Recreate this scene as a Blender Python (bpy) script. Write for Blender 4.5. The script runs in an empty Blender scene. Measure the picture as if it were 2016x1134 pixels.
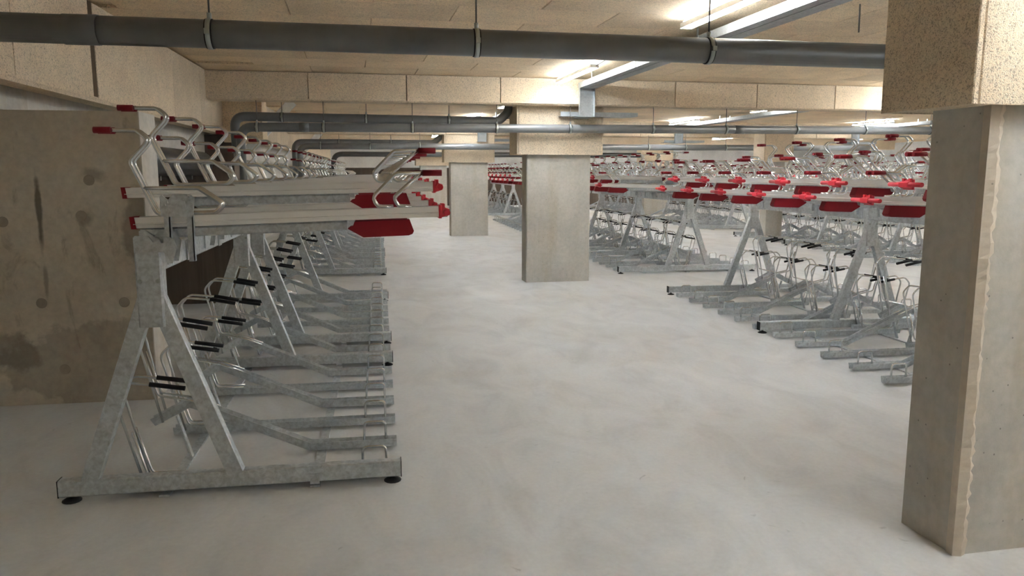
import bpy, math, random
from mathutils import Vector, Matrix
random.seed(7)
scene = bpy.context.scene
col = scene.collection
PI = math.pi

# ------------------------------------------------------------------ camera
FPX = 1530.0
PITCH = math.atan(227.0 / FPX)
YAW = math.atan((1008.0 - 746.0) / math.hypot(FPX, 227.0))
cd = bpy.data.cameras.new('camera')
cam = bpy.data.objects.new('camera', cd)
col.objects.link(cam)
cd.sensor_width = 36.0
cd.lens = 36.0 * FPX / 2016.0
cd.clip_start = 0.05
cd.clip_end = 200
cam.location = (0, 0, 1.5)
cam.rotation_euler = (PI / 2 - PITCH, 0, -YAW)
scene.camera = cam

# ------------------------------------------------------------------ world and exposure
w = bpy.data.worlds.new('world')
scene.world = w
w.use_nodes = True
w.node_tree.nodes['Background'].inputs[0].default_value = (0.9, 0.95, 1.0, 1)
w.node_tree.nodes['Background'].inputs[1].default_value = 0.02
vs = scene.view_settings
vs.view_transform = 'Standard'
vs.look = 'None'
vs.gamma = 1.0
vs.use_curve_mapping = False
vs.exposure = 1.5
scene.cycles.diffuse_bounces = 8
scene.cycles.max_bounces = 12
LAMP_E = 52.0          # emission of each batten diffuser

# ------------------------------------------------------------------ mesh helpers
class MB:
    def __init__(s):
        s.v = []; s.f = []; s.sm = []
    def face(s, idx, smooth=False):
        s.f.append(tuple(idx)); s.sm.append(smooth)
    def box(s, x0, x1, y0, y1, z0, z1):
        b = len(s.v)
        s.v += [(x0,y0,z0),(x1,y0,z0),(x1,y1,z0),(x0,y1,z0),(x0,y0,z1),(x1,y0,z1),(x1,y1,z1),(x0,y1,z1)]
        for q in ((0,3,2,1),(4,5,6,7),(0,1,5,4),(1,2,6,5),(2,3,7,6),(3,0,4,7)):
            s.face([b+i for i in q])
        return s
    def sweep(s, prof, path, side=(0,1,0), cap=True, smooth=False):
        """profile (a,b): a along side, b along normal; path of 3D points, side fixed"""
        path = [Vector(p) for p in path]; sd = Vector(side).normalized()
        n = len(prof); b = len(s.v)
        for i, p in enumerate(path):
            if i == 0: t = path[1]-p
            elif i == len(path)-1: t = p-path[i-1]
            else: t = (path[i+1]-p).normalized()+(p-path[i-1]).normalized()
            t.normalize()
            nr = t.cross(sd); nr.normalize()
            k = 1.0
            if 0 < i < len(path)-1:
                c = t.dot((path[i+1]-p).normalized()); k = 1.0/max(c, 0.3)
            for (a, h) in prof:
                s.v.append(tuple(p + sd*a + nr*(h*k)))
        m = len(path)
        for i in range(m-1):
            for j in range(n):
                j2 = (j+1) % n
                s.face((b+i*n+j, b+i*n+j2, b+(i+1)*n+j2, b+(i+1)*n+j), smooth)
        if cap:
            s.face([b+j for j in range(n)][::-1])
            s.face([b+(m-1)*n+j for j in range(n)])
        return s
    def bar(s, p, q, wdt, hgt, side=(0,1,0), ch=0.0):
        a, h = wdt/2, hgt/2
        if ch > 0:
            prof = [(-a,-h+ch),(-a+ch,-h),(a-ch,-h),(a,-h+ch),(a,h-ch),(a-ch,h),(-a+ch,h),(-a,h-ch)]
        else:
            prof = [(-a,-h),(a,-h),(a,h),(-a,h)]
        return s.sweep(prof, [p, q], side)
    def tube(s, path, r, n=8, cap=True):
        path = [Vector(p) for p in path]
        b = len(s.v); m = len(path)
        up = None
        for i, p in enumerate(path):
            if i == 0: t = path[1]-p
            elif i == m-1: t = p-path[i-1]
            else: t = (path[i+1]-p).normalized()+(p-path[i-1]).normalized()
            t.normalize()
            if up is None:
                up = Vector((0,1,0)) if abs(t.y) < 0.9 else Vector((0,0,1))
            u = (up - t*up.dot(t)); u.normalize(); up = u
            vv = t.cross(u)
            for j in range(n):
                a = 2*PI*j/n
                s.v.append(tuple(p + u*(math.cos(a)*r) + vv*(math.sin(a)*r)))
        for i in range(m-1):
            for j in range(n):
                j2 = (j+1) % n
                s.face((b+i*n+j, b+i*n+j2, b+(i+1)*n+j2, b+(i+1)*n+j), True)
        if cap:
            s.face([b+j for j in range(n)][::-1]); s.face([b+(m-1)*n+j for j in range(n)])
        return s
    def lathe(s, prof, c=(0,0,0), axis='z', n=16):
        b = len(s.v); m = len(prof)
        for (r, z) in prof:
            for j in range(n):
                a = 2*PI*j/n
                x, y = r*math.cos(a), r*math.sin(a)
                p = (x, y, z) if axis == 'z' else ((z, x, y) if axis == 'x' else (y, z, x))
                s.v.append((p[0]+c[0], p[1]+c[1], p[2]+c[2]))
        for i in range(m-1):
            for j in range(n):
                j2 = (j+1) % n
                s.face((b+i*n+j, b+i*n+j2, b+(i+1)*n+j2, b+(i+1)*n+j), True)
        s.face([b+j for j in range(n)][::-1]); s.face([b+(m-1)*n+j for j in range(n)])
        return s
    def poly(s, pts, y0, y1):
        """polygon given in xz, extruded y0..y1"""
        b = len(s.v); n = len(pts)
        s.v += [(x, y0, z) for x, z in pts] + [(x, y1, z) for x, z in pts]
        s.face([b+i for i in range(n)]); s.face([b+n+i for i in range(n)][::-1])
        for i in range(n):
            j = (i+1) % n
            s.face((b+i, b+n+i, b+n+j, b+j))
        return s
    def chbox(s, x0, x1, y0, y1, z0, z1, c):
        """upright box whose vertical edges are chamfered"""
        pr = [(x0+c,y0),(x1-c,y0),(x1,y0+c),(x1,y1-c),(x1-c,y1),(x0+c,y1),(x0,y1-c),(x0,y0+c)]
        b = len(s.v)
        s.v += [(x,y,z0) for x,y in pr] + [(x,y,z1) for x,y in pr]
        s.face([b+i for i in range(8)][::-1]); s.face([b+8+i for i in range(8)])
        for i in range(8):
            j = (i+1) % 8
            s.face((b+i, b+j, b+8+j, b+8+i))
        return s
    def mesh(s, name, mat):
        me = bpy.data.meshes.new(name)
        me.from_pydata(s.v, [], s.f)
        me.polygons.foreach_set('use_smooth', s.sm)
        if mat is not None:
            me.materials.append(mat)
        me.update()
        import bmesh
        bm = bmesh.new(); bm.from_mesh(me)
        bmesh.ops.recalc_face_normals(bm, faces=bm.faces)
        bm.to_mesh(me); bm.free()
        return me

def fillet(path, r, seg=4):
    path = [Vector(p) for p in path]
    out = [path[0]]
    for i in range(1, len(path)-1):
        p, a, b = path[i], path[i-1], path[i+1]
        da, db = (a-p), (b-p)
        la, lb = da.length, db.length
        da.normalize(); db.normalize()
        ang = math.acos(max(-1, min(1, da.dot(db))))
        d = min(r/max(math.tan(ang/2), 1e-3), la*0.48, lb*0.48)
        A, B = p+da*d, p+db*d
        for k in range(seg+1):
            t = k/seg
            out.append(A*(1-t)**2 + p*(2*t*(1-t)) + B*t*t)
    out.append(path[-1])
    return out

def obj(name, me, parent=None, loc=(0,0,0), rz=0.0):
    o = bpy.data.objects.new(name, me)
    col.objects.link(o)
    o.location = loc
    if rz: o.rotation_euler = (0, 0, rz)
    if parent is not None: o.parent = parent
    return o

def tag(o, label=None, cat=None, group=None, kind=None):
    if label: o['label'] = label
    if cat: o['category'] = cat
    if group: o['group'] = group
    if kind: o['kind'] = kind
    return o

def empty(name, loc=(0,0,0), rz=0.0):
    o = bpy.data.objects.new(name, None)
    o.empty_display_size = 0.2
    col.objects.link(o)
    o.location = loc; o.rotation_euler = (0, 0, rz)
    return o

# ------------------------------------------------------------------ materials
def newmat(name):
    m = bpy.data.materials.new(name); m.use_nodes = True
    nt = m.node_tree
    return m, nt, nt.nodes['Principled BSDF']

def N(nt, typ, **kw):
    n = nt.nodes.new(typ)
    for k, v in kw.items():
        if k in n.inputs: n.inputs[k].default_value = v
        else: setattr(n, k, v)
    return n

def ramp(nt, fac, stops):
    r = nt.nodes.new('ShaderNodeValToRGB')
    el = r.color_ramp.elements
    while len(el) < len(stops): el.new(0.5)
    for e, (p, c) in zip(el, stops):
        e.position = p
        e.color = (c[0], c[1], c[2], 1) if not isinstance(c, (int, float)) else (c, c, c, 1)
    nt.links.new(fac, r.inputs[0])
    return r

def mix(nt, fac, a, b, mode='MIX'):
    m = nt.nodes.new('ShaderNodeMix'); m.data_type = 'RGBA'; m.blend_type = mode
    if isinstance(fac, (int, float)): m.inputs[0].default_value = fac
    else: nt.links.new(fac, m.inputs[0])
    for k, s in ((6, a), (7, b)):
        if isinstance(s, tuple): m.inputs[k].default_value = (s[0], s[1], s[2], 1)
        else: nt.links.new(s, m.inputs[k])
    return m.outputs[2]

def coords(nt, rand=True):
    tc = nt.nodes.new('ShaderNodeTexCoord')
    if not rand: return tc.outputs['Object']
    oi = nt.nodes.new('ShaderNodeObjectInfo')
    mu = nt.nodes.new('ShaderNodeVectorMath'); mu.operation = 'ADD'
    sc = nt.nodes.new('ShaderNodeMath'); sc.operation = 'MULTIPLY'; sc.inputs[1].default_value = 60.0
    nt.links.new(oi.outputs['Random'], sc.inputs[0])
    nt.links.new(tc.outputs['Object'], mu.inputs[0]); nt.links.new(sc.outputs[0], mu.inputs[1])
    return mu.outputs[0]

def noise(nt, vec, scale, detail=4, rough=0.55, dist=0.0):
    n = N(nt, 'ShaderNodeTexNoise', Scale=scale, Detail=detail, Roughness=rough, Distortion=dist)
    nt.links.new(vec, n.inputs['Vector'])
    return n.outputs['Fac']

def bump(nt, bs, h, strength, dist=0.01):
    b = N(nt, 'ShaderNodeBump', Strength=strength, Distance=dist)
    nt.links.new(h, b.inputs['Height']); nt.links.new(b.outputs[0], bs.inputs['Normal'])

def scaled(nt, vec, s):
    m = nt.nodes.new('ShaderNodeMapping'); m.inputs['Scale'].default_value = s
    nt.links.new(vec, m.inputs['Vector'])
    return m.outputs[0]

def mat_woodwool(name, base):
    m, nt, bs = newmat(name)
    v = coords(nt)
    def ridge(scale, dist, det):
        n = noise(nt, v, scale, det, 0.5, dist)
        a = N(nt, 'ShaderNodeMath', operation='SUBTRACT'); nt.links.new(n, a.inputs[0]); a.inputs[1].default_value = 0.5
        b = N(nt, 'ShaderNodeMath', operation='ABSOLUTE'); nt.links.new(a.outputs[0], b.inputs[0])
        c = N(nt, 'ShaderNodeMath', operation='MULTIPLY'); nt.links.new(b.outputs[0], c.inputs[0]); c.inputs[1].default_value = 9.0
        c.use_clamp = True
        return c.outputs[0]
    r1, r2_, = ridge(58, 1.0, 1), ridge(80, 1.4, 1)
    mn = N(nt, 'ShaderNodeMath', operation='MINIMUM'); nt.links.new(r1, mn.inputs[0]); nt.links.new(r2_, mn.inputs[1])
    inv = N(nt, 'ShaderNodeMath', operation='SUBTRACT'); inv.inputs[0].default_value = 1.0; nt.links.new(mn.outputs[0], inv.inputs[1])
    fib = inv.outputs[0]
    big = noise(nt, v, 3.0, 2)
    d = tuple(c*0.58 for c in base); l = tuple(min(1, c*1.10) for c in base)
    r = ramp(nt, fib, [(0.02, d), (0.35, tuple(c*0.9 for c in base)), (0.9, l)])
    oi = nt.nodes.new('ShaderNodeObjectInfo')
    rr = ramp(nt, oi.outputs['Random'], [(0, 0.90), (1, 1.05)])
    c = mix(nt, 1.0, r.outputs[0], rr.outputs[0], 'MULTIPLY')
    r2 = ramp(nt, big, [(0.3, 0.88), (0.7, 1.0)])
    c = mix(nt, 1.0, c, r2.outputs[0], 'MULTIPLY')
    nt.links.new(c, bs.inputs['Base Color'])
    bs.inputs['Roughness'].default_value = 0.95
    bs.inputs['Specular IOR Level'].default_value = 0.1
    bump(nt, bs, fib, 0.45, 0.006)
    return m

def mat_concrete(name, base, stain, pores=True, streak=True, stain_amt=0.5, rough=0.75):
    m, nt, bs = newmat(name)
    v = coords(nt)
    big = noise(nt, v, 1.6, 5, 0.6, 0.4)
    fine = noise(nt, v, 22, 6, 0.6)
    r = ramp(nt, big, [(0.3, tuple(c*0.84 for c in base)), (0.55, base), (0.8, tuple(min(1, c*1.1) for c in base))])
    c = r.outputs[0]
    if streak:
        st = noise(nt, scaled(nt, v, (3.0, 3.0, 0.35)), 1.6, 4, 0.6)
        rs = ramp(nt, st, [(0.48, 0.0), (0.7, stain_amt)])
        c = mix(nt, rs.outputs[0], c, stain)
    rf = ramp(nt, fine, [(0.25, 0.86), (0.65, 1.03)])
    c = mix(nt, 1.0, c, rf.outputs[0], 'MULTIPLY')
    if pores:
        vo = N(nt, 'ShaderNodeTexVoronoi', Scale=17.0)
        nt.links.new(v, vo.inputs['Vector'])
        rp = ramp(nt, vo.outputs['Distance'], [(0.035, 0.45), (0.085, 1.0)])
        c = mix(nt, 1.0, c, rp.outputs[0], 'MULTIPLY')
    nt.links.new(c, bs.inputs['Base Color'])
    bs.inputs['Roughness'].default_value = rough
    bump(nt, bs, fine, 0.18, 0.01)
    return m

def mat_metal(name, base, metallic, rough, spangle=0.0, scale=40):
    m, nt, bs = newmat(name)
    bs.inputs['Metallic'].default_value = metallic
    if spangle:
        v = coords(nt)
        n1 = noise(nt, v, scale, 4, 0.6, 0.6)
        n2 = noise(nt, v, scale*0.25, 3, 0.6)
        r = ramp(nt, n1, [(0.3, tuple(c*(1-spangle) for c in base)), (0.65, tuple(min(1, c*(1+spangle*0.5)) for c in base))])
        r2 = ramp(nt, n2, [(0.3, 0.84), (0.7, 1.04)])
        c = mix(nt, 1.0, r.outputs[0], r2.outputs[0], 'MULTIPLY')
        nt.links.new(c, bs.inputs['Base Color'])
        rr = ramp(nt, n1, [(0.3, rough+0.12), (0.7, rough-0.06)])
        nt.links.new(rr.outputs[0], bs.inputs['Roughness'])
    else:
        bs.inputs['Base Color'].default_value = (*base, 1)
        bs.inputs['Roughness'].default_value = rough
    return m

def mat_plain(name, base, rough=0.5, spec=0.5, vary=0.1):
    m, nt, bs = newmat(name)
    v = coords(nt)
    n = noise(nt, v, 9, 4)
    r = ramp(nt, n, [(0.3, tuple(c*(1-vary) for c in base)), (0.7, tuple(min(1, c*(1+vary)) for c in base))])
    nt.links.new(r.outputs[0], bs.inputs['Base Color'])
    bs.inputs['Roughness'].default_value = rough
    bs.inputs['Specular IOR Level'].default_value = spec
    return m

def mat_emit(name, colr, strength):
    m, nt, bs = newmat(name)
    bs.inputs['Base Color'].default_value = (0.9, 0.9, 0.9, 1)
    bs.inputs['Emission Color'].default_value = (*colr, 1)
    bs.inputs['Emission Strength'].default_value = strength
    return m

def mat_floor():
    m, nt, bs = newmat('screed_floor')
    v = coords(nt, False)
    big = noise(nt, v, 0.42, 5, 0.6, 0.6)
    mid = noise(nt, scaled(nt, v, (1.0, 0.55, 1)), 2.4, 5, 0.62, 1.0)
    fine = noise(nt, v, 38, 5, 0.6)
    r = ramp(nt, big, [(0.32, (0.60, 0.59, 0.575)), (0.5, (0.645, 0.655, 0.66)), (0.7, (0.67, 0.69, 0.71))])
    r2 = ramp(nt, mid, [(0.3, 0.86), (0.55, 1.0), (0.75, 1.05)])
    c = mix(nt, 1.0, r.outputs[0], r2.outputs[0], 'MULTIPLY')
    r3 = ramp(nt, fine, [(0.25, 0.93), (0.7, 1.02)])
    c = mix(nt, 1.0, c, r3.outputs[0], 'MULTIPLY')
    sp = noise(nt, v, 7.0, 3, 0.5, 2.0)
    r4 = ramp(nt, sp, [(0.20, 0.72), (0.29, 1.0)])
    c = mix(nt, 1.0, c, r4.outputs[0], 'MULTIPLY')
    nt.links.new(c, bs.inputs['Base Color'])
    rr = ramp(nt, mid, [(0.3, 0.62), (0.7, 0.5)])
    nt.links.new(rr.outputs[0], bs.inputs['Roughness'])
    bs.inputs['Specular IOR Level'].default_value = 0.3
    bump(nt, bs, mid, 0.05, 0.02)
    return m

def mat_stub_wall():
    m, nt, bs = newmat('stained_cast_concrete')
    v = coords(nt, False)
    big = noise(nt, v, 1.3, 5, 0.65, 0.7)
    r = ramp(nt, big, [(0.28, (0.46, 0.41, 0.335)), (0.5, (0.59, 0.53, 0.44)), (0.72, (0.66, 0.60, 0.51))])
    st = noise(nt, scaled(nt, v, (2.2, 1, 0.8)), 2.2, 5, 0.65, 1.5)
    rs = ramp(nt, st, [(0.58, 0.0), (0.68, 0.42)])
    c = mix(nt, rs.outputs[0], r.outputs[0], (0.22, 0.18, 0.13))
    sx = N(nt, 'ShaderNodeSeparateXYZ'); nt.links.new(v, sx.inputs[0])
    wob = noise(nt, v, 7, 4, 0.6)
    def mth(op, a, b=None, clamp=False):
        n = N(nt, 'ShaderNodeMath', operation=op); n.use_clamp = clamp
        for k, q in enumerate((a, b)):
            if q is None: continue
            if isinstance(q, (int, float)): n.inputs[k].default_value = q
            else: nt.links.new(q, n.inputs[k])
        return n.outputs[0]
    def blot(cx, cz, rx, rz, soft, wobble):
        dx = mth('MULTIPLY', mth('SUBTRACT', sx.outputs[0], cx), 1/rx)
        dz = mth('MULTIPLY', mth('SUBTRACT', sx.outputs[2], cz), 1/rz)
        d = mth('SQRT', mth('ADD', mth('MULTIPLY', dx, dx), mth('MULTIPLY', dz, dz)))
        d = mth('ADD', d, mth('MULTIPLY', mth('SUBTRACT', wob, 0.5), wobble))
        return mth('MULTIPLY', mth('SUBTRACT', 1.0, d), 1/soft, True)
    for (cx, cz, rx, rz, soft, wo, amt, colr) in (
            (-2.125, 1.25, 0.022, 0.30, 0.5, 1.2, 0.8, (0.09, 0.075, 0.055)),
            (-2.12, 0.80, 0.018, 0.16, 0.6, 1.6, 0.5, (0.14, 0.115, 0.085)),
            (-1.55, 1.15, 0.10, 0.30, 0.3, 1.6, 0.55, (0.16, 0.13, 0.095)),
            (-1.75, 0.25, 0.75, 0.30, 0.12, 0.9, 0.42, (0.17, 0.14, 0.105)),
            (-2.33, 0.36, 0.16, 0.13, 0.25, 1.4, 0.5, (0.15, 0.125, 0.095)),
            (-1.79, 1.49, 0.09, 0.05, 0.6, 2.2, 0.5, (0.14, 0.12, 0.09)),
            (-1.86, 1.21, 0.07, 0.06, 0.6, 2.2, 0.5, (0.14, 0.12, 0.09))):
        f = mth('MULTIPLY', blot(cx, cz, rx, rz, soft, wo), amt)
        c = mix(nt, f, c, colr)
    fine = noise(nt, v, 26, 6, 0.6)
    rf = ramp(nt, fine, [(0.25, 0.85), (0.65, 1.03)])
    c = mix(nt, 1.0, c, rf.outputs[0], 'MULTIPLY')
    nt.links.new(c, bs.inputs['Base Color'])
    bs.inputs['Roughness'].default_value = 0.85
    bump(nt, bs, fine, 0.15, 0.01)
    return m

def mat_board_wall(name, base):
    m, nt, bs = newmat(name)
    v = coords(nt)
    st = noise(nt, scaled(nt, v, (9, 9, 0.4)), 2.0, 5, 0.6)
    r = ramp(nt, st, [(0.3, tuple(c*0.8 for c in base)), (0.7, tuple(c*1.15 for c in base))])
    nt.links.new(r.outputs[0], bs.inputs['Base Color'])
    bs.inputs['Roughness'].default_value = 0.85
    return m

M_CEIL = mat_woodwool('wood_wool_ceiling', (0.90, 0.73, 0.52))
M_WOOL = mat_woodwool('wood_wool_cladding', (0.80, 0.67, 0.505))
M_COL = mat_concrete('cast_column_concrete', (0.49, 0.47, 0.425), (0.40, 0.34, 0.25), stain_amt=0.55)
M_EDGE = mat_concrete('crumbled_edge_mortar', (0.56, 0.49, 0.40), (0.4, 0.33, 0.22), streak=False)
M_WHITE = mat_concrete('pale_wall_concrete', (0.66, 0.63, 0.58), (0.6, 0.5, 0.34), pores=False, stain_amt=0.35)
M_FARWHITE = mat_concrete('white_painted_wall', (0.82, 0.83, 0.83), (0.7, 0.68, 0.62), pores=False, stain_amt=0.2)
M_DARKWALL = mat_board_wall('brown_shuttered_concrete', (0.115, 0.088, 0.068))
M_STUB = mat_stub_wall()
M_PLUG = mat_concrete('tie_hole_mortar', (0.36, 0.315, 0.25), (0.1, 0.08, 0.06), pores=False, streak=False)
M_FLOOR = mat_floor()
M_GALV = mat_metal('galvanised_steel', (0.60, 0.64, 0.67), 0.58, 0.38, 0.20, 45)
M_WIRE = mat_metal('bright_zinc_wire', (0.70, 0.72, 0.73), 0.92, 0.22)
M_ALU = mat_metal('matt_aluminium', (0.86, 0.86, 0.85), 0.2, 0.45)
M_RED = mat_plain('red_plastic', (0.20, 0.004, 0.010), 0.6, 0.3, 0.05)
M_REDLIT = mat_plain('lit_red_plastic', (0.58, 0.035, 0.055), 0.35, 0.5, 0.05)  # brighter copy of the red plastic: light on the handles put into colour
M_BLACK = mat_plain('black_rubber', (0.012, 0.012, 0.013), 0.6, 0.3)
M_PIPE = mat_plain('dark_grey_pvc', (0.155, 0.16, 0.165), 0.34, 0.55, 0.08)
M_PIPEB = mat_plain('charcoal_pvc', (0.06, 0.062, 0.064), 0.3, 0.6, 0.1)
M_ROD = mat_metal('dull_threaded_rod', (0.16, 0.15, 0.14), 0.7, 0.5)
M_CLAMP = mat_metal('zinc_pipe_clamp', (0.42, 0.46, 0.45), 0.85, 0.35)
M_TRAY = mat_metal('galvanised_cable_tray', (0.40, 0.43, 0.45), 0.7, 0.38, 0.08, 50)
M_LAMP = mat_emit('lit_led_diffuser', (0.86, 0.935, 1.0), LAMP_E)
M_HOUSE = mat_plain('grey_batten_housing', (0.5, 0.5, 0.5), 0.5)
M_DARK = mat_plain('shadow_joint', (0.12, 0.085, 0.055), 0.9, 0.1)

# ------------------------------------------------------------------ setting
CZ = 2.72                 # underside of ceiling panels
BR = math.radians(2.0)    # the building grid is turned 2 degrees against the rack rows
def B(bx, by, z=0.0):     # building grid -> world
    return (bx*math.cos(BR) - by*math.sin(BR), bx*math.sin(BR) + by*math.cos(BR), z)

X0, X1, Y0, Y1 = -2.62, 21.0, -6.0, 36.0
fl = obj('floor', MB().box(X0-0.4, X1+0.3, Y0-0.3, Y1+0.3, -0.25, 0.0).mesh('floor', M_FLOOR)); tag(fl, kind='structure')
wl = obj('wall_left', MB().box(X0-0.3, X0, Y0, Y1, 0, CZ+0.12).mesh('wall_left', M_WHITE)); tag(wl, kind='structure')
wr = obj('wall_right', MB().box(X1, X1+0.3, Y0, Y1, 0, CZ+0.12).mesh('wall_right', M_FARWHITE)); tag(wr, kind='structure')
wf = obj('wall_front', MB().box(X0-0.3, X1+0.3, Y0-0.3, Y0, 0, CZ+0.12).mesh('wall_front', M_WHITE)); tag(wf, kind='structure')
wb = obj('wall_back', MB().box(X0-0.3, X1+0.3, Y1, Y1+0.3, 1.72, CZ+0.12).mesh('wall_back', M_FARWHITE)); tag(wb, kind='structure')
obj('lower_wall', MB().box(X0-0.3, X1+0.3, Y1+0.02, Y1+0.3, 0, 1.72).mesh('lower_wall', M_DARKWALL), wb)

ceil = obj('ceiling', MB().box(-3.6, 23.0, -7.5, 37.6, CZ+0.026, CZ+0.2).mesh('ceiling', M_CEIL), None, (0, 0, 0), BR)
tag(ceil, kind='structure')
def panel_mesh(name, sx, sy, t, mat, c=0.004):
    """board lying in xy, face down (z=0 is the face), chamfered rim"""
    mb = MB(); a, b = sx/2, sy/2
    mb.v += [(-a+c,-b+c,0),(a-c,-b+c,0),(a-c,b-c,0),(-a+c,b-c,0),(-a,-b,c),(a,-b,c),(a,b,c),(-a,b,c),(-a,-b,t),(a,-b,t),(a,b,t),(-a,b,t)]
    for q in ((0,3,2,1),(0,1,5,4),(1,2,6,5),(2,3,7,6),(3,0,4,7),(4,5,9,8),(5,6,10,9),(6,7,11,10),(7,4,8,11),(8,9,10,11)):
        mb.face(q)
    return mb.mesh(name, mat)
PAN = panel_mesh('ceiling_panel', 1.244, 0.598, 0.024, M_CEIL)
cnt = 0
for r in range(-2, 30):
    by = 2.95 + 0.6*r + 0.3
    if by > 18.2: break
    off = 0.0 if r % 2 == 0 else 0.625
    for k in range(-2, 12):
        bx = -1.05 + 1.25*k + off + 0.625
        if bx > 11.5 or bx < -2.2: continue
        if abs(by-10.38) < 0.42: continue
        wx, wy, _ = B(bx, by)
        # keep what the frame can show
        if wy < 1.2 or wx > wy*0.95+2.0: continue
        if wx < -1.95: continue
        obj('ceiling_panel', PAN, ceil, (bx, by, CZ))
        cnt += 1
FILL = MB()
far = obj('far_ceiling_lining', FILL.box(-1.7, 22.5, 18.35, 36.9, CZ, CZ+0.024).mesh('far_ceiling_lining', M_CEIL), ceil)

# transverse beams, clad with wood wool boards
CLAD = panel_mesh('cladding_board', 1.188, 0.318, 0.025, M_WOOL, 0.003)
def face_board(name, parent, bx, y, z):
    o = obj(name, CLAD, parent, (bx, y, z)); o.rotation_euler = (-PI/2, 0, 0); return o
SOFF = panel_mesh('soffit_board', 1.194, 0.28, 0.025, M_WOOL, 0.003)
BZ = 2.375
beam_specs = [(10.08, 'clad ceiling beam crossing the hall in front of the middle column', True),
              (18.42, 'clad ceiling beam crossing above the second slim column', True),
              (26.6, 'most distant clad ceiling beam near the back of the hall', False),
              (2.3, 'clad ceiling beam above the large near column', False)]
for (by, lab, boards) in beam_specs:
    root = empty('ceiling_beam', B(2.0, by, BZ), BR)
    tag(root, lab, 'beam', 'clad ceiling beams')
    lx = -3.68 + (by-10.08)*math.sin(BR)
    core = MB().box(lx, 18.4, 0.055, 0.306, 0.05, CZ-BZ) if boards else MB().box(lx, 18.4, 0, 0.33, 0, CZ-BZ)
    obj('beam_core', core.mesh('beam_core', M_WOOL), root)
    if boards:
        k = 0
        x = lx
        first = True
        while x < (12 if by < 15 else 16):
            face_board('cladding_board', root, x+0.6, 0.0, 0.5*(CZ-BZ))
            obj('soffit_board', SOFF, root, (x+0.62, 0.166, 0.0))
            x += 1.2

# longitudinal clad beam on the left
lb = empty('ceiling_beam', (-2.02, 5.0, 2.03)); tag(lb, 'long clad edge beam running along the left wall', 'beam', 'clad ceiling beams')
obj('beam_core', MB().box(-0.59, -0.026, -4.5, 30, 0.02, CZ-2.03).mesh('beam_core', M_WOOL), lb)
LCL = {}
def lboard(y0, y1):
    L = round(y1-y0, 3)
    if L not in LCL:
        LCL[L] = panel_mesh('cladding_board', L-0.008, CZ-2.03-0.004, 0.025, M_WOOL, 0.003)
    o = obj('cladding_board', LCL[L], lb, (0.0, (y0+y1)/2-5.0, (CZ-2.03)/2))
    o.rotation_euler = Matrix(((0,0,-1),(1,0,0),(0,-1,0))).to_euler()
ys = [2.4, 3.7, 4.95, 6.20]
for a, b in zip(ys[:-1], ys[1:]): lboard(a, b)
obj('joint_strip', MB().box(-0.026, -0.004, 1.20, 1.29, 0.0, CZ-2.03).mesh('joint_strip', M_DARK), lb)
y = 6.29
for L in (1.0, 1.22, 1.22, 0.6): lboard(y, y+L); y += L
for k in range(8): lboard(y+0.0+1.25*k, y+1.25*(k+1))
obj('soffit_board', MB().box(-0.14, -0.002, -2.6, 16, -0.022, 0.018).mesh('soffit_board', M_WOOL), lb)

# stub walls standing out from the left wall
w1 = obj('wall_stub_near', MB().box(X0, -1.50, 5.36, 5.72, 0, 1.885).mesh('wall_stub', M_STUB)); w1.name = 'wall_niche'
tag(w1, 'low stained concrete stub wall behind the nearest left rack', None, None, 'structure')
PLUG = MB().lathe([(0.03, -0.003), (0.034, 0.0), (0.034, 0.02)], axis='y', n=14).mesh('tie_plug', M_PLUG)
for (px, pz) in ((-1.817, 1.452), (-1.879, 1.228), (-2.157, 0.67), (-2.341, 1.194), (-1.66, 0.663), (-2.052, 0.23)):
    obj('tie_plug', PLUG, w1, (px, 5.36, pz))
st = obj('trim_2', MB().box(X0, -2.28, 5.72, 30, 1.72, 2.05).mesh('pale_edge_beam', M_WHITE)); tag(st, kind='structure')
st = obj('trim_3', MB().box(X0, -2.28, 4.6, 5.72, 1.887, 2.05).mesh('pale_edge_beam', M_WHITE)); tag(st, kind='structure')
# pale sheet on the near stub wall's end, lamp light put into colour
obj('lit_end_face', MB().box(-1.502, -1.494, 5.362, 5.72, 0, 1.885).mesh('lit_end_face', M_WHITE), w1)
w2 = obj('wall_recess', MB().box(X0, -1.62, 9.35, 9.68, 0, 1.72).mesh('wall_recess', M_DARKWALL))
tag(w2, None, None, None, 'structure')
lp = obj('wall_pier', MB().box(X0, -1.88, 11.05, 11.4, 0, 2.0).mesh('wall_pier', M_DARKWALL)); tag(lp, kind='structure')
cp = obj('trim_1', MB().box(-2.02, -1.52, 11.0, 11.45, 1.9, CZ).mesh('pier_cap', M_CEIL)); tag(cp, kind='structure')

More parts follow.
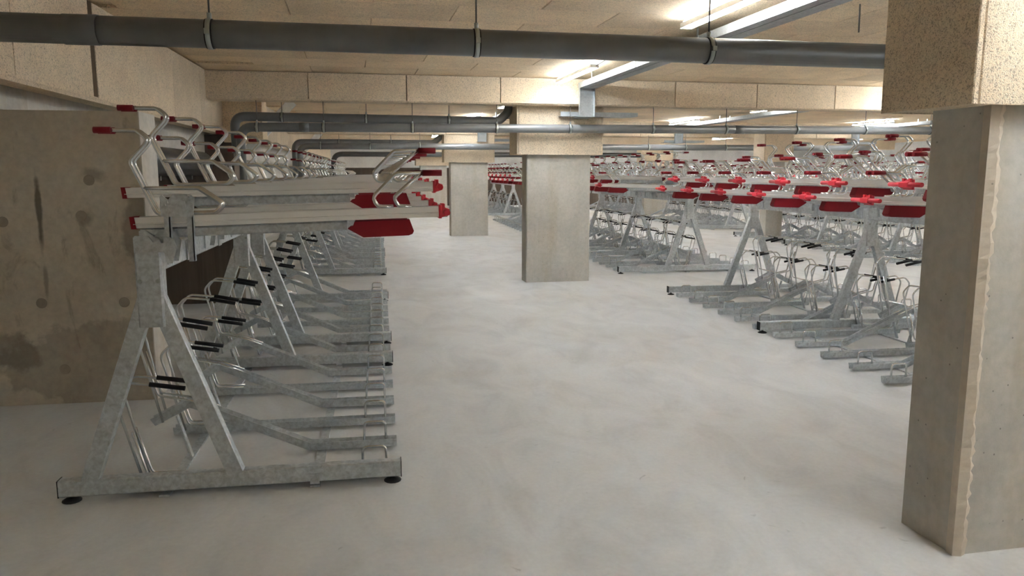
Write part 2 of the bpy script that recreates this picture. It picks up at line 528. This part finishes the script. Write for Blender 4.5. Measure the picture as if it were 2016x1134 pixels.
# columns with clad heads
def column(bx, by, label, wid=0.90, dep=0.30, rough=False):
    root = empty('concrete_column', B(bx, by), BR)
    tag(root, label, 'column', 'concrete columns with clad heads')
    c = 0.012
    if rough:
        obj('shaft', MB().box(0, wid, 0.0, dep, 0, 1.80).mesh('shaft', M_COL), root)
        # crumbled grout ridge on the corner towards the aisle
        mb = MB(); random.seed(3); n = 90; ring = []
        for i in range(n+1):
            z = 1.745*i/n
            j1 = 0.010*random.random(); j2 = 0.018*random.random()
            ring.append([(-0.006, 0.035, z), (-0.010, -0.004, z), (0.020+j1, -0.012-0.006*random.random(), z), (0.040+j2, -0.002, z), (0.036+j2, 0.02, z)])
        b = 0
        for rg in ring: mb.v += rg
        for i in range(n):
            for k in range(5):
                k2 = (k+1) % 5
                mb.face((i*5+k, i*5+k2, (i+1)*5+k2, (i+1)*5+k), False)
        obj('grout_ridge', mb.mesh('grout_ridge', M_EDGE), root)
    else:
        obj('shaft', MB().chbox(0, wid, 0, dep, 0, 1.80, c).mesh('shaft', M_COL), root)
    hx0, hx1, hy0, hy1 = -0.15, wid+0.15, -0.07, dep+0.12
    t = 0.025; z0, z1 = 1.74, BZ if by > 5 else CZ
    def brd(name, x0, x1, y0, y1, za, zb):
        obj(name, MB().chbox(x0, x1, y0, y1, za, zb, 0.004).mesh(name, M_WOOL), root)
    brd('head_board', hx0+t+0.002, hx1-t-0.002, hy0, hy0+t, z0, z1)
    brd('head_board', hx0+t+0.002, hx1-t-0.002, hy1-t, hy1, z0, z1)
    brd('head_board', hx0, hx0+t, hy0, hy1, z0, z1)
    brd('head_board', hx1-t, hx1, hy0, hy1, z0, z1)
    obj('head_soffit', MB().box(hx0+t, hx1-t, hy0+t, hy1-t, z0+0.004, z0+0.03).mesh('head_soffit', M_WOOL), root)
    return root
column(2.295, 2.48, 'large near column with crumbled grout edge at the right of the view', wid=1.0, rough=True)
column(2.33, 10.36, 'middle concrete column standing in the aisle beside the right racks')
column(2.31, 18.46, 'slimmer looking column further down the aisle behind the middle one')
column(2.31, 26.6, 'farthest aisle column half hidden behind the upper trays')
column(9.25, 16.25, 'column standing among the racks of the second row on the right', wid=0.42)
column(10.31, 26.6, 'distant column beyond the second row of racks')
column(18.31, 18.46, 'distant column near the right end of the hall')

# ------------------------------------------------------------------ bike racks
PITCHS = 0.394
def wirepair(path, r, n, ysep, rad=0.03, seg=3, taper=None):
    mb = MB()
    for s in (-1, 1):
        pts = [(x, s*ysep, z) for x, z in path]
        mb.tube(fillet(pts, rad, seg), r, n)
    return mb

_cache = {}
def cached(key, fn):
    if key not in _cache: _cache[key] = fn()
    return _cache[key]

def gutter(path, wd=0.033, h=0.045, t=0.004):
    # normals of sweep: t x side(y) ; for t = -x  -> (-x) x y = -z ; profile b negative is up
    prof = [(-wd, -h), (-wd*0.66, 0), (wd*0.66, 0), (wd, -h), (wd-t, -h), (wd*0.66-t*0.6, -t), (-wd*0.66+t*0.6, -t), (-wd+t, -h)]
    return MB().sweep(prof, path, (0, 1, 0))

FLAT = [(1.085, 0, 0.014), (-0.17, 0, 0.014)]
BENT = [(1.085, 0, 0.014), (0.62, 0, 0.014), (0.02, 0, 0.285), (-0.155, 0, 0.195)]
def m_rail(bent): return cached(('rail', bent), lambda: gutter(BENT if bent else FLAT).mesh('lower_rail', M_GALV))
def m_hoop(n): return cached(('hoop', n), lambda: MB().tube(fillet([(0.91,0.0,0.02),(0.912,0.0,0.150),(1.026,0.0,0.150),(1.028,0.0,0.02)], 0.026, 4), 0.0068, n).mesh('lock_hoop', M_WIRE))
def m_holder(bent, n):
    def f():
        if bent: p = [(-0.11, 0.22), (-0.205, 0.69), (-0.15, 0.752), (0.0, 0.738), (0.13, 0.712)]
        else: p = [(-0.10, 0.045), (-0.205, 0.49), (-0.15, 0.545), (-0.05, 0.532), (0.10, 0.507)]
        mb = MB()
        for s in (-1, 1):
            pts = [(p[0][0], s*0.045, p[0][1])] + [(x, s*0.062, z) for x, z in p[1:]]
            mb.tube(fillet(pts, 0.05, 4), 0.0068, n)
        return mb.mesh('wheel_holder', M_WIRE)
    return cached(('holder', bent, n), f)
def m_guide(bent, n):
    def f():
        p = [(0.16, 0.272), (0.03, 0.325), (-0.13, 0.36), (-0.185, 0.585)] if bent else [(0.09, 0.068), (-0.085, 0.072), (-0.145, 0.30)]
        return wirepair(p, 0.0062, n, 0.03, 0.035, 3).mesh('wheel_guide', M_WIRE)
    return cached(('guide', bent, n), f)
def m_sleeve(bent, s, n):
    def f():
        a, b = ((-0.005, 0.7395), (0.14, 0.7105)) if bent else ((-0.045, 0.532), (0.11, 0.506))
        return MB().tube([(a[0], s*0.062, a[1]), (b[0], s*0.062, b[1])], 0.0115, n).mesh('rubber_sleeve', M_BLACK)
    return cached(('sleeve', bent, s, n), f)
def m_strut():
    return cached('strut', lambda: MB().bar((-0.05, 0.0, 0.24), (0.015, 0.0, 0.008), 0.035, 0.008).mesh('support_strut', M_GALV))

TX1 = 1.305
def tz(high, x):   # underside of tray at x
    z0, z1 = (1.377, 1.402) if high else (1.248, 1.290)
    return z0 + (z1-z0)*(x+0.1)/(TX1+0.1)
def m_tray(high):
    def f():
        xr = -0.225 if high else -0.078
        h, wd, t = 0.050, 0.045, 0.005
        prof = [(-wd, 0), (wd, 0), (wd, -h*0.30), (wd+0.004, -h*0.34), (wd+0.004, -h*0.42), (wd, -h*0.46), (wd, -h), (wd-0.014, -h), (wd-t, -h+t), (wd-t-0.004, -t*1.5), (-wd+t+0.004, -t*1.5), (-wd+t, -h+t), (-wd+0.014, -h), (-wd, -h), (-wd, -h*0.46), (-wd-0.004, -h*0.42), (-wd-0.004, -h*0.34), (-wd, -h*0.30)]
        return MB().sweep(prof, [(TX1, 0, tz(high, TX1)), (xr, 0, tz(high, xr))]).mesh('upper_tray', M_ALU)
    return cached(('tray', high), f)
def m_chan(high):
    def f():
        mb = MB()
        zz = lambda x: tz(high, x)-0.026
        mb.bar((0.87, 0, zz(0.87)), (0.06, 0, zz(0.06)), 0.05, 0.044, ch=0.006)
        return mb.mesh('support_channel', M_GALV)
    return cached(('chan', high), f)
def m_guard(high):
    def f():
        z = tz(high, 1.03)
        pts = [(0.905, z-0.012), (1.165, z-0.004), (1.185, z-0.060), (1.178, z-0.074), (1.160, z-0.081), (0.945, z-0.088), (0.872, z-0.046), (0.884, z-0.036), (0.896, z-0.034)]
        return MB().poly(pts, -0.034, 0.034).mesh('guard_panel', M_RED)
    return cached(('guard', high), f)
def m_handle(high, n):
    def f():
        z = tz(high, TX1)
        mb = MB()
        mb.chbox(TX1, TX1+0.014, -0.048, 0.048, z-0.008, z+0.056, 0.003)
        mb.tube([(TX1+0.032, -0.155, z+0.024), (TX1+0.032, 0.155, z+0.024)], 0.0145, n)
        mb.poly([(TX1+0.012, z-0.004), (TX1+0.05, z+0.008), (TX1+0.052, z+0.036), (TX1+0.012, z+0.05)], -0.04, 0.04)
        for s in (-1, 1): mb.box(TX1+0.012, TX1+0.03, s*0.03-0.008, s*0.03+0.008, z+0.044, z+0.062)
        return mb.mesh('pull_handle', M_REDLIT)
    return cached(('handle', high, n), f)
def m_rcap(high):
    def f():
        xr = -0.225 if high else -0.078; z = tz(high, xr)
        return MB().poly([(xr-0.010, z-0.003), (xr+0.012, z-0.003), (xr+0.004, z+0.053), (xr-0.016, z+0.053)], -0.049, 0.049).mesh('rear_cap', M_RED)
    return cached(('rcap', high), f)
def m_rhook(high, n):
    def f():
        d = 0.128 if high else 0.0
        x = -0.012 if high else 0.0
        p = [(-0.215, 1.688), (-0.045, 1.688), (0.006, 1.645), (-0.082, 1.550), (0.022, 1.312), (0.275, 1.318), (0.312, 1.355), (0.205, 1.430), (-0.030, 1.430)]
        p = [(a+x, b+d) for a, b in p]
        return wirepair(p, 0.0088, n, 0.028, 0.03, 3).mesh('rear_hook', M_WIRE)
    return cached(('rhook', high, n), f)
def m_rgrip(high, s, n):
    def f():
        d = 0.128 if high else 0.0
        x = -0.012 if high else 0.0
        return MB().tube([(-0.222+x, s*0.028, 1.688+d), (-0.150+x, s*0.028, 1.688+d)], 0.0145, n).mesh('hook_grip', M_RED)
    return cached(('rgrip', high, s, n), f)
def m_fhook(high, n):
    def f():
        d = 0.116 if high else 0.0
        mb = MB()
        for s in (-1, 1):
            p = [(1.25, 1.499), (1.105, 1.497), (0.992, 1.383), (1.015, 1.338), (1.09, 1.338)]
            mb.tube(fillet([(a, s*0.033, b+d) for a, b in p], 0.035, 3), 0.0088, n)
            q = [(1.225, 1.497), (1.09, 1.380), (1.115, 1.340), (1.175, 1.338)]
            mb.tube(fillet([(a, s*0.033, b+d) for a, b in q], 0.03, 3), 0.0088, n)
        return mb.mesh('front_hook', M_WIRE)
    return cached(('fhook', high, n), f)
def m_fgrip(high, s, n):
    def f():
        d = 0.116 if high else 0.0
        return MB().tube([(1.232, s*0.033, 1.499+d), (1.322, s*0.033, 1.499+d)], 0.0148, n).mesh('front_grip', M_RED)
    return cached(('fgrip', high, s, n), f)
def m_bracket(high):
    def f():
        mb = MB()
        if high:
            mb.poly([(-0.055, 1.325), (0.10, 1.318), (0.108, 1.372), (0.09, 1.39), (0.075, 1.372), (0.07, 1.392), (0.0, 1.392), (-0.02, 1.365), (-0.05, 1.39), (-0.06, 1.38)], -0.056, -0.050)
            for xx in (-0.035, 0.075): mb.box(xx-0.014, xx+0.014, -0.05, -0.02, 1.10, 1.33)
            mb.box(0.052, 0.058, -0.05, 0.03, 1.06, 1.16)
        else:
            mb.poly([(-0.055, 1.165), (0.075, 1.165), (0.10, 1.175), (0.085, 1.10), (0.11, 1.10), (0.125, 1.19), (0.10, 1.235), (0.03, 1.235), (0.01, 1.215), (-0.03, 1.245), (-0.055, 1.238)], -0.056, -0.050)
            mb.box(-0.05, 0.10, -0.05, 0.045, 1.205, 1.245)
            mb.box(0.052, 0.058, -0.03, 0.03, 1.08, 1.17)
        return mb.mesh('tray_bracket', M_GALV)
    return cached(('bracket', high), f)

# frame members
def m_base(double):
    x0, x1 = (-1.095, 1.095) if double else (-0.455, 1.095)
    return cached(('base', double), lambda: MB().bar((x1, 0, 0.067), (x0, 0, 0.067), 0.06, 0.078, ch=0.006).mesh('base_beam', M_GALV))
def m_bcap(): return cached('bcap', lambda: MB().box(0, 0.004, -0.0305, 0.0305, 0.027, 0.107).mesh('end_cap', M_BLACK))
def m_foot(): return cached('foot', lambda: MB().lathe([(0.042, 0.0), (0.042, 0.005), (0.026, 0.014), (0.009, 0.018), (0.009, 0.03)], n=14).mesh('foot', M_BLACK))
def m_leg(s): return cached(('leg', s), lambda: MB().sweep([(-0.028,-0.035),(-0.022,-0.038),(0.022,-0.038),(0.028,-0.035),(0.028,0.035),(0.022,0.038),(-0.022,0.038),(-0.028,0.035)], [(s*0.325, 0, 0.085), (s*0.016, 0, 0.955)]).mesh('leg', M_GALV))
def m_post(): return cached('post', lambda: MB().chbox(-0.056, 0.056, -0.04, 0.04, 0.81, 1.17, 0.008).mesh('post', M_GALV))
def m_bolt(): return cached('bolt', lambda: MB().lathe([(0.009, -0.048), (0.009, -0.04), (0.012, -0.04)], axis='y', n=6).mesh('bolt', M_CLAMP))
def m_bbolt(): return cached('bbolt', lambda: MB().box(-0.022, 0.022, -0.036, -0.031, 0.02, 0.07).mesh('bar_bracket', M_GALV))

def rack(origin, ydir, nslots, frames, double, label, lod, firsthigh=False, grp='two tier bike racks'):
    """origin: floor point under the post of the first frame; slots run along ydir from there"""
    root = empty('bike_rack', origin)
    tag(root, label, 'bike rack', grp)
    n = (8, 6, 5)[lod]
    last = 0.08 + (nslots-1)*PITCHS + 0.12
    ya, yb = (-0.03, last) if ydir > 0 else (-last, 0.03)
    obj('cross_beam', MB().bar((0, ya, 1.115), (0, yb, 1.115), 0.10, 0.11, (1, 0, 0), ch=0.006).mesh('cross_beam', M_GALV), root)
    bars = [(0.685,), (0.0,)] + ([(-0.685,)] if double else [])
    for (bx,) in bars:
        obj('floor_bar', MB().box(bx-0.024, bx+0.024, ya-0.0, yb, 0.001, 0.012).mesh('floor_bar', M_GALV), root)
    for fy in frames:
        y = fy*ydir
        b = obj('base_beam', m_base(double), root, (0, y, 0))
        if lod < 2:
            obj('end_cap', m_bcap(), b, (1.095, 0, 0)); obj('end_cap', m_bcap(), b, (-1.099 if double else -0.459, 0, 0))
            for fx in (1.055, -1.055 if double else -0.41): obj('foot', m_foot(), b, (fx, 0, 0))
            obj('bar_bracket', m_bbolt(), b, (0.685, 0, 0))
        for s in (-1, 1): obj('leg', m_leg(s), root, (0, y, 0))
        p = obj('post', m_post(), root, (0, y, 0))
        if lod == 0:
            for bx in (-0.038, 0.038):
                for bz in (1.165, 1.02): obj('bolt', m_bolt(), p, (bx, 0, bz))
    for side in ((0, 1) if double else (0,)):
        rz = PI*side
        for i in range(nslots):
            y = (0.08 + PITCHS*i + (0.197 if side else 0.0))*ydir
            bent = (i % 2 == 1)
            high = bent != firsthigh
            r = obj('lower_rail', m_rail(bent), root, (0, y, 0), rz)
            obj('lock_hoop', m_hoop(n), r)
            obj('wheel_holder', m_holder(bent, n), r)
            if lod < 2:
                obj('wheel_guide', m_guide(bent, n), r)
                if bent: obj('support_strut', m_strut(), r)
            for s in (-1, 1): obj('rubber_sleeve', m_sleeve(bent, s, n), r)
            t = obj('upper_tray', m_tray(high), root, (0, y+0.03*ydir, 0), rz)
            obj('guard_panel', m_guard(high), t)
            obj('pull_handle', m_handle(high, n), t)
            obj('rear_hook', m_rhook(high, n), t)
            obj('front_hook', m_fhook(high, n), t)
            for s in (-1, 1):
                obj('hook_grip', m_rgrip(high, s, n), t)
                obj('front_grip', m_fgrip(high, s, n), t)
            if lod < 2:
                obj('support_channel', m_chan(high), t)
                obj('rear_cap', m_rcap(high), t)
                obj('tray_bracket', m_bracket(high), t)
    return root

LX = -1.025
near_rack = rack((LX, 3.70, 0), 1, 8, (0, 2.36), False, 'nearest single sided bike rack at the left beside the stained stub wall', 0)
eb = MB().poly([(0.055, 1.305), (0.185, 1.300), (0.196, 1.315), (0.193, 1.36), (0.183, 1.372), (0.172, 1.372), (0.170, 1.345), (0.162, 1.345), (0.160, 1.374), (0.118, 1.374), (0.098, 1.352), (0.078, 1.352), (0.076, 1.362), (0.088, 1.364), (0.086, 1.376), (0.066, 1.376), (0.054, 1.364)], 0.012, 0.018)
for xx in (0.078, 0.176): eb.box(xx-0.013, xx+0.013, 0.018, 0.024, 1.10, 1.31).box(xx+0.008, xx+0.013, 0.018, 0.05, 1.10, 1.31)
obj('end_bracket', eb.mesh('end_bracket', M_GALV), near_rack)
pb = MB().poly([(-0.052, 1.150), (0.075, 1.150), (0.085, 1.10), (0.108, 1.10), (0.128, 1.17), (0.118, 1.205), (0.10, 1.218), (0.078, 1.218), (0.072, 1.19), (0.062, 1.19), (0.058, 1.205), (0.03, 1.195), (0.012, 1.222), (0.0, 1.224), (0.0, 1.212), (-0.012, 1.206), (-0.014, 1.224), (-0.044, 1.224), (-0.052, 1.216)], -0.048, -0.042)
obj('post_bracket', pb.mesh('post_bracket', M_GALV), near_rack)
rack((LX, 6.85, 0), 1, 8, (0, 2.36), False, 'single sided bike rack directly behind the nearest one on the left', 0)
rack((LX, 11.60, 0), 1, 8, (0, 2.36), False, 'left side bike rack just past the cross gap, third from the camera', 1)
rack((LX, 14.75, 0), 1, 8, (0, 2.36), False, 'fourth left side bike rack, ahead of the second cross gap', 1)
rack((LX, 19.70, 0), 1, 8, (0, 2.36), False, 'fifth left side bike rack beyond the second cross gap', 2)
rack((LX, 22.85, 0), 1, 8, (0, 2.36), False, 'farthest left side bike rack at the end of the row', 2)
DX = 4.6
F3 = (0, 2.364, 4.728)
rack((DX, 9.09, 0), -1, 13, F3, True, 'nearest double sided bike rack between the near and middle columns', 0)
rack((DX, 11.15, 0), 1, 14, F3, True, 'double sided bike rack right behind the middle column', 1)
rack((DX, 18.95, 0), 1, 14, F3, True, 'double sided bike rack seen in the gap left of the middle column', 2)
rack((DX, 26.9, 0), 1, 14, F3, True, 'farthest double sided bike rack of the first right hand row', 2)
rack((9.42, 17.4, 0), -1, 17, (0, 2.364, 4.728), True, 'double sided bike rack in the second right hand row, nearest the camera', 1)
rack((9.42, 19.5, 0), 1, 14, F3, True, 'middle double sided bike rack of the second right hand row', 2)
rack((9.42, 27.2, 0), 1, 14, F3, True, 'last double sided bike rack of the second right hand row', 2)
rack((14.24, 19.5, 0), 1, 14, F3, True, 'double sided bike rack in the third row far right', 2)
rack((14.24, 27.2, 0), 1, 14, F3, True, 'rearmost double sided bike rack in the third row far right', 2)

# ------------------------------------------------------------------ pipes
def pipe(label, path, r, rods, top, mat=M_PIPE, couplers=(), rad=0.16, n=24, clampw=0.028):
    root = empty('drain_pipe', (path[0][0], path[0][1], path[0][2]))
    tag(root, label, 'pipe', 'ceiling drain pipes')
    o = Vector(path[0])
    pts = fillet([Vector(p)-o for p in path], rad, 8)
    obj('pipe_run', MB().tube(pts, r, n).mesh('pipe_run', mat), root)
    for (cx, cy, cz, L, d) in couplers:
        dv = Vector(d)
        c = Vector((cx, cy, cz))-o
        obj('pipe_socket', MB().tube([c-dv*L/2, c+dv*L/2], r*1.05, n).mesh('pipe_socket', mat), root)
    for (x, y, z) in rods:
        c = Vector((x, y, z))-o
        cl = MB().tube([(c.x-clampw/2, c.y, c.z), (c.x+clampw/2, c.y, c.z)], r+0.006, n)
        for s in (-1, 1): cl.box(c.x-clampw/2, c.x+clampw/2, c.y+s*(r+0.012)-0.012, c.y+s*(r+0.012)+0.012, c.z-0.012, c.z+0.012)
        cl.tube([(c.x, c.y, c.z+r), (c.x, c.y, c.z+r+0.03)], 0.011, 6)
        k = obj('pipe_clamp', cl.mesh('pipe_clamp', M_CLAMP), root)
        rub = MB().tube([(c.x-clampw/2-0.006, c.y, c.z), (c.x+clampw/2+0.006, c.y, c.z)], r+0.003, n)
        obj('clamp_liner', rub.mesh('clamp_liner', M_BLACK), k)
        obj('hanger_rod', MB().tube([(c.x, c.y, c.z+r+0.02), (c.x, c.y, top-o.z)], 0.0045, 6).mesh('hanger_rod', M_ROD), k)
    return root
P1 = lambda x: (x, 4.0+0.01*x, 2.145-0.004*x)
pipe('thick dark grey drain pipe crossing the top of the view', [P1(-1.99), P1(2.9)], 0.0655,
     [P1(-0.77), P1(0.497), P1(1.733)], CZ+0.02, couplers=[(*P1(-1.33), 0.15, (1, 0, 0))], clampw=0.022)
obj_dummy = None
P2 = lambda x: (x, 10.16+0.035*x, 2.062+0.006*x)
pipe('long grey drain pipe hung under the first cross beam', [(-1.66, 10.12, 1.2), P2(-1.66), P2(10.2)], 0.056,
     [P2(x) for x in (-1.46, -0.665, 0.436, 1.527, 2.52, 3.686, 4.756, 5.832, 6.921, 8.0)], BZ+0.02, couplers=[(*P2(-0.9), 0.12, (1, 0, 0)), (*P2(4.95), 0.14, (1, 0, 0))], clampw=0.03)
P2b = lambda x: (x, 10.62+0.035*x, 2.20-0.006*x)
pipe('shorter upper drain pipe behind the long one, ending at the middle column', [(-1.80, 10.72, 1.2), P2b(-1.80), P2b(1.62), (1.76, 10.68, 2.32), (1.76, 10.68, CZ)], 0.058,
     [P2b(x) for x in (-1.213, -0.147, 0.945)], CZ+0.02, mat=M_PIPE, rad=0.14)
P3 = lambda x: (x, 18.15+0.035*x, 2.09+0.003*x)
pipe('grey drain pipe under the second cross beam', [(-1.72, 18.1, 1.3), P3(-1.72), P3(12.5)], 0.07,
     [P3(x) for x in (-1.27, -0.18, 0.94, 4.0, 5.2, 6.48, 7.44, 8.51, 9.6)], BZ+0.02, rad=0.18, n=16, clampw=0.03)
P3b = lambda x: (x, 18.85+0.035*x, 2.2)
pipe('upper drain pipe behind the second cross beam', [(-1.9, 18.8, 1.3), P3b(-1.9), P3b(1.3), (1.5, 18.9, 2.36), (1.5, 18.9, CZ)], 0.07,
     [P3b(x) for x in (-0.9, 0.3)], CZ+0.02, rad=0.18, n=16, clampw=0.03)
P4 = lambda x: (x, 26.35, 2.1)
pipe('far drain pipe turning down near the back wall', [(-1.45, 26.35, 1.45), P4(-1.45), P4(9.0)], 0.085,
     [P4(x) for x in (0.4, 3.0, 5.0)], CZ+0.02, mat=M_PIPEB, rad=0.28, n=14, clampw=0.03)
# big low pipe along the left recess
pipe('fat charcoal pipe running low along the left wall', [(-1.93, 5.95, 1.60), (-1.93, 9.1, 1.60)], 0.13, [], 2.03, mat=M_PIPEB)
fp = bpy.data.objects['drain_pipe.006']
for k in range(3): obj('wall_bracket', MB().box(-0.689, 0.0, 0.3+1.2*k, 0.34+1.2*k, -0.17, -0.125).mesh('wall_bracket', M_ROD), fp)

# ------------------------------------------------------------------ lights and cable trays
HOUS = MB().chbox(-0.047, 0.047, -0.755, 0.755, 0.065, 0.105, 0.006).mesh('housing', M_HOUSE)
DIFF = MB().sweep([(-0.046, 0.0), (-0.024, 0.050), (-0.016, 0.060), (0.016, 0.060), (0.024, 0.050), (0.046, 0.0)], [(0, 0.745, 0.065), (0, -0.745, 0.065)], (1, 0, 0)).mesh('diffuser', M_LAMP)
SUSP = MB().box(-0.012, 0.012, -0.52, -0.49, 0.09, 0.16).box(-0.012, 0.012, 0.49, 0.52, 0.09, 0.16).mesh('mounting_clip', M_CLAMP)
ordn = ['first', 'second', 'third', 'fourth', 'fifth', 'sixth', 'seventh', 'eighth', 'ninth', 'tenth']
rowname = ['above the main aisle', 'above the second aisle', 'above the third aisle', 'by the far right wall']
LZ = 2.57
centres = [1.5-3.9, 1.5, 5.27, 9.15, 13.2, 17.1, 21.0, 24.9, 28.8, 32.7]
for li, lx in enumerate((2.65, 7.55, 12.45, 17.3)):
    for ci, cy in enumerate(centres):
        if ci == 0 and li != 1: continue
        root = empty('batten_light', B(lx, cy, LZ), BR)
        st0 = (2, 4, 5, 6)[li]
        if ci >= st0: lab = '%s visible lit LED batten light %s' % (ordn[ci-st0], rowname[li])
        else: lab = '%s LED batten light out of view %s' % (ordn[ci], rowname[li])
        tag(root, lab, 'ceiling light', 'LED batten lights')
        obj('housing', HOUS, root)
        obj('diffuser', DIFF, root)
        obj('mounting_clip', SUSP, root)
# cable trays run beside the battens, hung from the ceiling
def cable_tray(bx, y0, y1, label, dip):
    root = empty('cable_tray', B(bx, y0, 2.585), BR)
    tag(root, label, 'cable tray', 'galvanised cable trays')
    L = y1-y0
    prof = MB().box(-0.11, 0.11, 0, L, 0, 0.004).box(-0.114, -0.11, 0, L, 0, 0.07).box(0.11, 0.114, 0, L, 0, 0.07)
    obj('tray_run', prof.mesh('tray_run', M_TRAY), root)
    lid = MB().box(-0.02, 0.02, 0, L, -0.003, 0.0)
    obj('slotted_rib', lid.mesh('slotted_rib', M_TRAY), root)
    for k in range(int(L/1.5)+1):
        yy = 0.4+1.5*k
        if yy < L: obj('hanger', MB().box(-0.118, -0.114, yy, yy+0.03, 0.0, CZ-2.585).box(0.114, 0.118, yy, yy+0.03, 0, CZ-2.585).mesh('hanger', M_CLAMP), root)
    if dip:
        # drops down the face of the beam, then runs on below it
        d = MB().box(-0.10, 0.10, L, L+0.012, -0.36, 0.06).box(-0.104, -0.098, L-0.045, L+0.012, -0.36, 0.06).box(0.098, 0.104, L-0.045, L+0.012, -0.36, 0.06)
        obj('drop_section', d.mesh('drop_section', M_TRAY), root)
        e = MB().box(-0.12, 0.10, L-0.05, L+0.55, -0.365, -0.36).box(-0.30, 0.62, L+0.18, L+0.40, -0.345, -0.34).box(-0.30, 0.62, L+0.176, L+0.18, -0.345, -0.285)
        e.poly([(0.62, -0.345), (0.78, -0.335), (0.78, -0.285), (0.62, -0.285)], L+0.18, L+0.40)
        obj('under_beam_section', e.mesh('under_beam_section', M_TRAY), root)
    return root
cable_tray(3.05, 1.5, 10.0, 'cable tray beside the main aisle lights, dropping under the first beam', True)
cable_tray(3.05, 11.0, 18.35, 'cable tray beside the main aisle lights between the first and second beams', True)
cable_tray(7.98, 1.5, 10.0, 'cable tray over the second aisle ahead of the first beam', False)
cable_tray(7.98, 11.0, 18.35, 'cable tray over the second aisle beyond the first beam', True)
cable_tray(12.88, 11.0, 18.35, 'cable tray over the third aisle beyond the first beam', True)
# looping power cable between the two near battens
pw = [B(2.66, 8.37, 2.655), B(2.70, 8.0, 2.70), B(2.80, 7.6, 2.705), B(2.92, 7.4, 2.66)]
cb = obj('power_cable', MB().tube(fillet(pw, 0.15, 4), 0.006, 6).mesh('power_cable', M_BLACK))
tag(cb, 'thin black power cable looping from a batten light to the cable tray', 'cable')
for (yy, xa, za, xb, zb, lab) in ((14.0, -2.20, 1.86, -1.42, 2.70, 'white diagonal bar against the left wall behind the first cross beam'), (22.0, -2.20, 1.86, -1.42, 2.70, 'white diagonal bar against the left wall behind the second cross beam')):
    db = obj('diagonal_bar', MB().bar((xa, 0, za), (xb, 0, zb), 0.05, 0.16, ch=0.008).mesh('diagonal_bar', M_FARWHITE), None, (0, yy, 0))
    tag(db, lab, 'bar')
rd = obj('threaded_rod', MB().tube([(0, 0, 0), (0.004, 0.0, -0.21)], 0.006, 6).mesh('threaded_rod', M_ROD), None, (3.50, 5.42, CZ+0.01))
tag(rd, 'short loose threaded rod hanging from the ceiling near the large column', 'rod')
print('panels', cnt, 'objects', len(bpy.data.objects))
